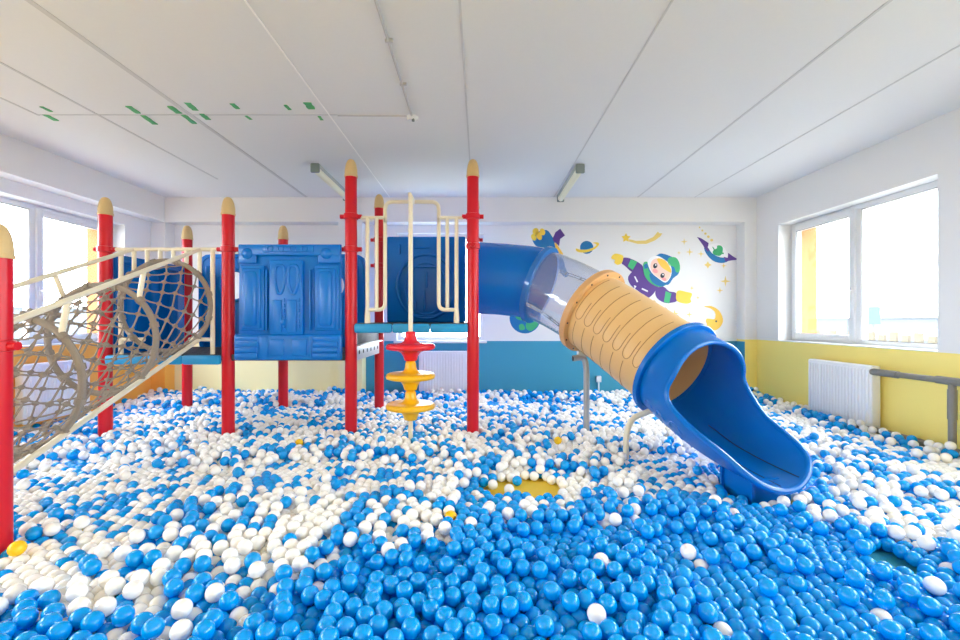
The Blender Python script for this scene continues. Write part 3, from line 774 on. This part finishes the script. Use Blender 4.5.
# flying saucer with a green pilot
D = decal('saucer_decal', (717, 250), 'wall decal of a purple flying saucer with a small green alien riding in it')
dpart('wing', [A([(535, 70), (560, 78), (602, 105), (598, 128), (580, 138), (570, 118)]), A([(716, 162), (740, 180), (776, 202), (735, 206), (712, 210)])], 'd_purple', D, 2)
dpart('dome', [A(curve([(596, 130), (620, 112), (660, 108), (700, 140), (714, 190), (680, 200), (620, 170)], 3))], 'd_white', D, 0)
dpart('hull', [A(curve([(576, 136), (596, 130), (622, 165), (668, 188), (708, 190), (722, 204), (690, 220), (640, 214), (598, 180)], 3))], 'd_blue', D, 3)
dpart('hull_band', [A([(574, 128), (590, 120), (606, 150), (596, 156)])], 'd_purple', D, 4)
dpart('hull_band', [A([(690, 186), (716, 192), (722, 206), (700, 214)])], 'd_purple', D, 4)
al = dpart('alien', [A(curve([(628, 150), (650, 135), (652, 120), (672, 120), (684, 135), (680, 165), (664, 180), (630, 170)], 3)), A([(622, 125), (630, 130), (646, 152), (638, 158)]), A([(676, 158), (690, 162), (690, 170), (676, 168)])], 'd_green', D, 2)
dpart('exhaust_dot', [A(ell(550, 14, 5, 5, 0, 10)), A(ell(566, 32, 6, 6, 0, 10)), A(ell(584, 50, 7, 7, 0, 10)), A(ell(601, 68, 8, 8, 0, 10)), A(ell(620, 88, 9, 8, 0, 10))], 'd_gold', D, 0)
# crescent moon
D = decal('moon_decal', (712, 318), 'wall decal of a yellow crescent moon with a face above the blue exit chute')
dpart('crescent', [A(curve([(575, 474), (620, 472), (665, 500), (686, 550), (672, 590), (640, 612), (600, 606), (580, 592), (592, 578), (586, 560), (592, 545), (612, 545), (638, 545), (640, 510), (612, 485)], 4))], 'd_hair', D, 0)
dpart('eye', [A(ell(646, 560, 5, 6, 0, 12))], 'd_black', D, 1)
# shooting star, planet
D = decal('shooting_star_decal', (640, 238), 'gold shooting star wall decal with a curved tail above the astronaut')
dpart('star_head', [A([(122+(28 if k % 2 == 0 else 15)*math.sin(k*PI/5), 75-(28 if k % 2 == 0 else 15)*math.cos(k*PI/5)) for k in range(10)])], 'd_yellow', D, 1)
dpart('tail', [A([(140, 82), (180, 92), (235, 90), (280, 70), (308, 38), (316, 48), (334, 48), (322, 66), (290, 90), (240, 110), (190, 110), (140, 96)])], 'd_gold', D, 0)
D = decal('planet_decal', (587, 247), 'small wall decal of a blue planet with a yellow ring')
dpart('globe', [B(ell(640, 215, 64, 62))], 'd_blue', D, 0)
dpart('ring', [B(curve([(540, 225), (575, 235), (640, 236), (705, 215), (735, 190), (712, 176), (700, 168), (748, 168), (758, 190), (715, 232), (640, 262), (570, 262), (538, 245)], 3))], 'd_yellow', D, 1)
# gloved hand
D = decal('space_glove_decal', (542, 240), 'wall decal of a teal space glove with yellow fingertips above the blue slide bend')
dpart('glove', [B(curve([(118, 140), (140, 100), (190, 58), (258, 50), (296, 90), (335, 165), (350, 255), (300, 230), (200, 215), (152, 200)], 3))], 'd_blue', D, 0)
dpart('fingertip', [B(ell(150, 62, 30, 34, 20)), B(ell(215, 66, 26, 34, -20)), B(ell(182, 105, 26, 42, -25)), B(ell(132, 118, 24, 34, -25))], 'd_yellow', D, 1)
dpart('sleeve', [B([(385, 35), (432, 100), (385, 135), (375, 202), (318, 150), (316, 122), (340, 70)])], 'd_purple', D, 1)
dpart('cuff', [B([(330, 170), (352, 180), (416, 280), (385, 295), (345, 235)])], 'd_hair', D, 2)
dpart('trail', [B(curve([(380, 320), (410, 320), (440, 420), (470, 480), (430, 500), (380, 440)], 3))], 'd_blue', D, 0)
# globe behind the clear tube
D = decal('earth_decal', (525, 318), 'round wall decal of a blue globe with green land behind the clear slide section')
dpart('ocean', [ell(525, 318, 15.5, 15.5, 0, 36)], 'd_blue', D, 0)
dpart('land', [curve([(514, 312), (522, 309), (528, 314), (524, 320), (517, 319)], 3), curve([(527, 322), (535, 320), (538, 325), (531, 331), (526, 328)], 3), curve([(519, 325), (523, 324), (525, 329), (520, 330)], 3)], 'd_green', D, 1)
stars = [(460, 97, 20, 'yellow star decal on the wall right of the shooting star tail'), (430, 162, 12, 'faint small star decal on the wall beside the astronaut helmet top'), (492, 157, 22, 'gold star decal between the astronaut helmet and the flying saucer'),
    (558, 168, 20, 'gold star decal tucked under the purple tip of the saucer'), (598, 232, 22, 'fat yellow star decal directly below the flying saucer hull'), (690, 237, 17, 'yellow star decal below the right end of the saucer hull'),
    (700, 327, 32, 'largest four-pointed gold star decal, near the corner pilaster'), (668, 380, 20, 'pale star decal just below the largest gold star'), (505, 367, 15, 'small star decal just above the outstretched yellow glove of the astronaut'),
    (540, 423, 13, 'small faint star decal at the fingertips of the astronaut'), (405, 515, 26, 'gold star decal closest to the beige tube below the astronaut'), (490, 520, 20, 'gold star decal midway between beige tube and moon'), (285, 442, 14, 'tiny star decal under the torso of the astronaut at the beige tube')]
for x, y, r_, lab in stars:
    bm = bmesh.new(); flat(bm, A(star4(x, y, r_, .26 if 'fat' not in lab else .5)), 0); tag(obj('star_decal', bm, M['d_gold'], smooth=0), lab, 'wall decal', 'star decals on the mural wall')

# ------------------------------------------------------------------ outside
bm = bmesh.new(); box(bm, -160, 160, -150, 160, -6.2, -6.0); tag(obj('ground_outside', bm, M['out_g'], smooth=0), kind='structure')
SG = thing('street_sign', (24.6, 27.5, -6), 'pale blue square sign on a post seen through the window', 'sign')
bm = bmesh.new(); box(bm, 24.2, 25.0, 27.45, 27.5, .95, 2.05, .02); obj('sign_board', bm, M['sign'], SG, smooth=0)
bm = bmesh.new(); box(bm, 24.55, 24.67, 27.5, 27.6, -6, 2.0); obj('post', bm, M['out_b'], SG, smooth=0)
def hall(x, y, w, d, hh, lab):
    r = thing('building', (x, y, -6), lab, 'building')
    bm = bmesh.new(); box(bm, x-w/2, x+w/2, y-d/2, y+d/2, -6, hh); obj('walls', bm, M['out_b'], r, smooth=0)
    bm = bmesh.new()
    for k in range(8): yy = y-d/2+d*(k+.5)/8; box(bm, x-w/2-.05, x-w/2, yy-d/40, yy+d/40, hh-3, hh-1.5)
    obj('window_row', bm, M['lamp_body'], r, smooth=0)
    bm = bmesh.new(); box(bm, x-w/2-.3, x+w/2+.3, y-d/2-.3, y+d/2+.3, hh, hh+.3); obj('roof', bm, M['lamp_body'], r, smooth=0)
hall(70, 70, 20, 60, 1.5, 'long pale low building on the horizon outside the window')
hall(-75, 60, 20, 30, 3.0, 'pale building far outside the windows behind the net tunnel')
bm = bmesh.new()
for i in range(26): box(bm, 18.0, 18.12, 13+i*.55, 13.30+i*.55, -6, .55+.12*(i % 2))
box(bm, 18.02, 18.1, 13, 27.3, .1, .25)
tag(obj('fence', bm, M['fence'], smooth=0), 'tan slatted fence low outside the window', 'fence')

# ------------------------------------------------------------------ the balls: packed by relaxation
R = .0355; Dm = 2*R
def noise2(x, y, sc, seed):
    g = np.random.default_rng(seed).random((64, 64)); u, v = x/sc+20, y/sc+20
    i, j = np.floor(u).astype(int), np.floor(v).astype(int); fu, fv_ = u-i, v-j; fu = fu*fu*(3-2*fu); fv_ = fv_*fv_*(3-2*fv_)
    q = lambda a, b: g[a % 64, b % 64]
    return (q(i, j)*(1-fu)+q(i+1, j)*fu)*(1-fv_)+(q(i, j+1)*(1-fu)+q(i+1, j+1)*fu)*fv_
Y0 = .9
def layers(x, y):
    L = np.interp(y, [.9, 2.0, 3.0, 4.3, 5.5, 6.0, 6.4], [1.75, 1.55, 1.5, 1.95, 2.5, 3.6, 4.2])
    L = L + np.interp(x, [-4.6, -2, -1], [1.0, .7, 0])*np.interp(y, [5.3, 6.2], [0, 1]) + 1.3*np.interp(x, [3.1, 3.7], [0, 1])
    L = L - .45*np.interp(x, [-2.2, -1.2], [1, 0])*np.interp(y, [2.6, 3.6], [1, 0])
    L = L + (noise2(x, y, .33, 3)-.5)*1.3 + (noise2(x, y, 1.1, 5)-.5)*.7
    return L - 1.9*np.exp(-(((x-.33)/.36)**2+((y-3.06)/.20)**2)**2) - 1.6*np.exp(-(((x-2.02)/.12)**2+((y-2.12)/.16)**2)**2)
pos = []
a = Dm*1.045
for k in range(7):
    gx, gy = np.meshgrid(np.arange(-9, 9, a*.93), np.arange(-9, 9, a*.93)); t_ = .35+.5*k
    gx = gx+(rng.random(gx.shape)-.5)*a*.95; gy = gy+(rng.random(gy.shape)-.5)*a*.95
    x = (gx*math.cos(t_)-gy*math.sin(t_)).ravel(); y = (gx*math.sin(t_)+gy*math.cos(t_)+3.5).ravel()
    s = (x > XL+R) & (x < XR-R) & (y > Y0+R) & (y < YB-R); x, y = x[s], y[s]
    keep = rng.random(len(x)) < np.clip(layers(x, y)-k, 0, 1); x, y = x[keep], y[keep]
    pos.append(np.stack([x, y, R+k*Dm*.86+rng.random(len(x))*.02], 1))
pos = np.concatenate(pos); 
for x0, x1 in ((XL, -4.44), (-2.0, xs), (3.73, XR)):
    pos = pos[~((pos[:, 0] > x0-R) & (pos[:, 0] < x1+R) & (pos[:, 1] > YP-R))]
vis = np.abs(pos[:, 0]) < pos[:, 1]*1.09+.55+.35     # what the frame, or a step aside, could show
pos = pos[vis]
obs = np.array(obstacles)
def neighbours(p):
    cs = Dm*1.12; c = np.floor(p/cs).astype(np.int64); c -= c.min(0)-1; dim = c.max(0)+2
    key = (c[:, 0]*dim[1]+c[:, 1])*dim[2]+c[:, 2]; order = np.argsort(key, kind='stable'); ks = key[order]
    I, J = [], []
    for dx in (-1, 0, 1):
        for dy in (-1, 0, 1):
            for dz in (-1, 0, 1):
                off = (dx*dim[1]+dy)*dim[2]+dz
                if off < 0: continue
                lo = np.searchsorted(ks, key+off, 'left'); hi = np.searchsorted(ks, key+off, 'right'); cnt = hi-lo
                for q in range(int(cnt.max())):
                    w = np.nonzero(cnt > q)[0]; jj = order[lo[w]+q]
                    if off == 0: s = jj > w; w, jj = w[s], jj[s]
                    I.append(w); J.append(jj)
    I, J = np.concatenate(I), np.concatenate(J); d = p[I]-p[J]; s = (d*d).sum(1) < cs*cs
    return I[s], J[s]
N = len(pos); ITER = 130
for it in range(ITER):
    if it < ITER-25: pos[:, 2] -= .0035
    if it % 3 == 0: I, J = neighbours(pos)
    d = pos[I]-pos[J]; L_ = np.sqrt((d*d).sum(1))+1e-9; ov = Dm-L_; s = ov > 0
    d = d[s]/L_[s, None]*(ov[s, None]*.5); i_, j_ = I[s], J[s]
    mv = np.zeros_like(pos); ct = np.zeros(N)
    for ax_ in range(3): mv[:, ax_] = np.bincount(i_, d[:, ax_], N)-np.bincount(j_, d[:, ax_], N)
    ct = np.bincount(i_, minlength=N)+np.bincount(j_, minlength=N)
    pos += mv/np.maximum(1, ct*.42)[:, None]
    for ox, oy, orr in obs:
        dx = pos[:, 0]-ox; dy = pos[:, 1]-oy; dd = np.sqrt(dx*dx+dy*dy)+1e-9; s = dd < orr+R
        k_ = (orr+R)/dd[s]; pos[s, 0] = ox+dx[s]*k_; pos[s, 1] = oy+dy[s]*k_
    pos[:, 0] = np.clip(pos[:, 0], XL+R, XR-R); pos[:, 1] = np.clip(pos[:, 1], Y0, YB-R); pos[:, 2] = np.maximum(pos[:, 2], R)
    for x0, x1, y0 in ((XL, -4.44, YP), (-2.0, xs, YP), (3.73, XR, YP)):
        s = (pos[:, 0] > x0-R) & (pos[:, 0] < x1+R) & (pos[:, 1] > y0-R); pos[s, 1] = y0-R
    for y0, y1, z0, xl, sg in ((4.24, 5.08, .12, 3.765, 1), (2.2, 4.56, .08, 3.766, 1), (4.3, 5.12, .12, -4.50, -1)):
        s = (pos[:, 1] > y0-R) & (pos[:, 1] < y1+R) & (pos[:, 2] > z0) & (pos[:, 0]*sg > xl*sg-R); pos[s, 0] = xl-sg*R
    s = (pos[:, 0] > -.9) & (pos[:, 0] < -.1) & (pos[:, 1] > 6.265-R) & (pos[:, 2] > .12); pos[s, 1] = 6.265-R
# balls that would touch the slide, net or rails give way
dg = bpy.context.evaluated_depsgraph_get()
kill = np.zeros(N, bool)
for o in [o for o in C.objects if o.type == 'MESH' and (o.parent in (SL, NT) or (o.parent and o.parent.parent in (SL,)))]:
    if o.name.split('.')[0] in ('rope_net', 'moulded_seam', 'slide_groove', 'moulded_rib', 'post'): continue
    off = root_offset(o.parent); vs = [v.co+off for v in o.data.vertices]
    bv = BVHTree.FromPolygons(vs, [tuple(p.vertices) for p in o.data.polygons])
    lo_ = np.min([tuple(v) for v in vs], 0)-R; hi_ = np.max([tuple(v) for v in vs], 0)+R
    for i in np.nonzero(((pos > lo_) & (pos < hi_)).all(1))[0]:
        h = bv.find_nearest(Vector(pos[i]), R)
        if h[0] is not None and h[3] < R*.97: kill[i] = True
        elif o.name.startswith(('foot_block', 'exit_chute')):
            n_ = 0; q = Vector(pos[i])
            if o.name.startswith('foot_block'):
                h = bv.find_nearest(q)
                if h[0] is not None and (q-h[0]).dot(h[1]) < 0: kill[i] = True
x_, y_, z_ = pos.T
kill |= (((x_-.29)/.33)**2+((y_-3.06)/.19)**2 < 1) & ((z_ > 1.15*R) | (rng.random(N) > .30))
kill |= (np.abs(x_-.25) < .4) & (y_ > 2.62) & (y_ < 2.95) & (z_ > 1.7*R)
kill |= ((x_-2.00)/.10)**2+((y_-2.13)/.13)**2 < 1
pos = pos[~kill]; N = len(pos)
# colours
bx_, by_ = [-2.5, -1.2, -.78, -.3, .11, .71, 1.34, 1.85, 2.35, 3.2], [1.15, 1.50, 1.90, 2.20, 2.42, 2.62, 2.70, 2.58, 2.12, 1.4]
edge = np.interp(pos[:, 0], bx_, by_) + (noise2(pos[:, 0], pos[:, 1], .25, 11)-.5)*.35
clump = noise2(pos[:, 0], pos[:, 1], .22, 21)
pw = np.where(pos[:, 1] < edge-.05, .02, np.where(pos[:, 1] < edge+.25, .35, .62)) + np.where(pos[:, 1] < edge, 0, (clump-.5)*.75)
col = (rng.random(N) < pw).astype(int)          # 1 = white, 0 = blue
# which balls show largest: a small id buffer
W_, H_ = 960, 640
buf = np.full((H_, W_), -1, np.int32); zb = np.full((H_, W_), 1e9)
cam = np.array([0, 0, H]); rel = pos-cam
order = np.argsort(rel[:, 1])
for i in order:
    x, y, z = rel[i]
    rp = R*F/y; cx, cy = 480+x/y*F, 320-z/y*F
    if cx < -20 or cx > 980 or cy > 660: continue
    x0, x1, y0, y1 = max(0, int(cx-rp)), min(W_, int(cx+rp)+2), max(0, int(cy-rp)), min(H_, int(cy+rp)+2)
    if x0 >= x1 or y0 >= y1: continue
    gy, gx = np.mgrid[y0:y1, x0:x1]; ms = ((gx+.5-cx)**2+(gy+.5-cy)**2 <= rp*rp) & (buf[y0:y1, x0:x1] < 0)
    buf[y0:y1, x0:x1][ms] = i
cnt = np.bincount(buf[buf >= 0], minlength=N)
big = np.argsort(-cnt)[:290]
yellow = []
for px, py, lab in ((24, 547, 'yellow plastic ball at the foot of the red post nearest the net tunnel mouth'), (457, 513, 'yellow plastic ball on the border between the white mix and the all-blue balls'),
                    (302, 437, 'yellow plastic ball between the two front red posts of the low deck'), (562, 433, 'yellow plastic ball in front of the grey slide support leg')):
    win = buf[max(0, py-4):py+5, max(0, px-4):px+5]; ids = [q for q in np.unique(win) if q >= 0]
    if ids:
        q = max(ids, key=lambda t: cnt[t]); yellow.append((q, lab)); col[q] = 2
single = set(int(i) for i in big) | {q for q, _ in yellow}
def ball_mesh(name, m):
    t = bmesh.new(); bmesh.ops.create_icosphere(t, subdivisions=4, radius=R); me = bpy.data.meshes.new(name); t.to_mesh(me); t.free()
    me.materials.append(m); me.shade_smooth(); return me
BM = [ball_mesh('blue_ball', M['bblue']), ball_mesh('white_ball', M['bwhite']), ball_mesh('yellow_ball', M['byellow'])]
ylab = dict(yellow)
proto = {}
for i in sorted(single):
    c = int(col[i])
    if c not in proto: o = bpy.data.objects.new('plastic_ball', BM[c]); proto[c] = o
    else: o = proto[c].copy()
    C.objects.link(o); o.location = pos[i]; o.rotation_euler = (0, 0, (i*2.4) % 6.28)
    if c == 0: tag(o, 'glossy blue plastic ball in the front rows of the ball pit', 'ball', 'front-row blue balls')
    elif c == 1: tag(o, 'white plastic ball in the front rows of the ball pit', 'ball', 'front-row white balls')
    else: 
        tag(o, ylab[i], 'ball')
        if 'group' in o: del o['group']
rest = np.array([i for i in range(N) if i not in single])
def unit(sub):
    t = bmesh.new(); bmesh.ops.create_icosphere(t, subdivisions=sub, radius=R); t.verts.ensure_lookup_table()
    v = np.array([v.co[:] for v in t.verts]); f = np.array([[q.index for q in p.verts] for p in t.faces]); t.free(); return v, f
vs, fs, ms, base = [], [], [], 0
for sub, sel in ((3, rest[pos[rest, 1] < 4.0]), (2, rest[pos[rest, 1] >= 4.0])):
    v, f = unit(sub); n = len(sel)
    vs.append((pos[sel][:, None, :]+v[None]).reshape(-1, 3)); fs.append((f[None]+(np.arange(n)*len(v))[:, None, None]).reshape(-1, 3)+base)
    ms.append(np.repeat(col[sel], len(f))); base += n*len(v)
vs, fs, ms = np.concatenate(vs), np.concatenate(fs), np.concatenate(ms)
me = bpy.data.meshes.new('ball_pit_filling'); me.vertices.add(len(vs)); me.vertices.foreach_set('co', vs.astype(np.float32).ravel())
me.loops.add(fs.size); me.loops.foreach_set('vertex_index', fs.astype(np.int32).ravel())
me.polygons.add(len(fs)); me.polygons.foreach_set('loop_start', (np.arange(len(fs))*3).astype(np.int32))
me.polygons.foreach_set('material_index', ms.astype(np.int32)); me.polygons.foreach_set('use_smooth', np.ones(len(fs), bool))
me.update(calc_edges=True)
for m_ in (M['bblue'], M['bwhite'], M['byellow']): me.materials.append(m_)
o = bpy.data.objects.new('ball_pit_filling', me); C.objects.link(o)
tag(o, 'mixed blue and white plastic balls filling the pit behind the front rows', 'balls', kind='stuff')
print('balls', N, 'singles', len(single), 'yellow', len(yellow), 'faces', len(fs))

# ------------------------------------------------------------------ light, camera
w = bpy.data.worlds.new('World'); bpy.context.scene.world = w; w.use_nodes = True
bg = w.node_tree.nodes['Background']; bg.inputs[0].default_value = (.875, .94, 1.0, 1); bg.inputs[1].default_value = 6.0
cd = bpy.data.cameras.new('camera'); cam_o = bpy.data.objects.new('camera', cd); C.objects.link(cam_o)
cam_o.location = (0, 0, H); cam_o.rotation_euler = (PI/2, 0, 0); cd.sensor_width = 36; cd.sensor_fit = 'HORIZONTAL'; cd.lens = F/960*36; cd.clip_start = .05; cd.clip_end = 500
sc = bpy.context.scene; sc.camera = cam_o
vs_ = sc.view_settings; vs_.view_transform = 'Standard'; vs_.look = 'None'; vs_.gamma = 1; vs_.use_curve_mapping = False; vs_.exposure = 1.78
sc.cycles.use_denoising = True; sc.cycles.max_bounces = 12; sc.cycles.diffuse_bounces = 8; sc.cycles.transparent_max_bounces = 16
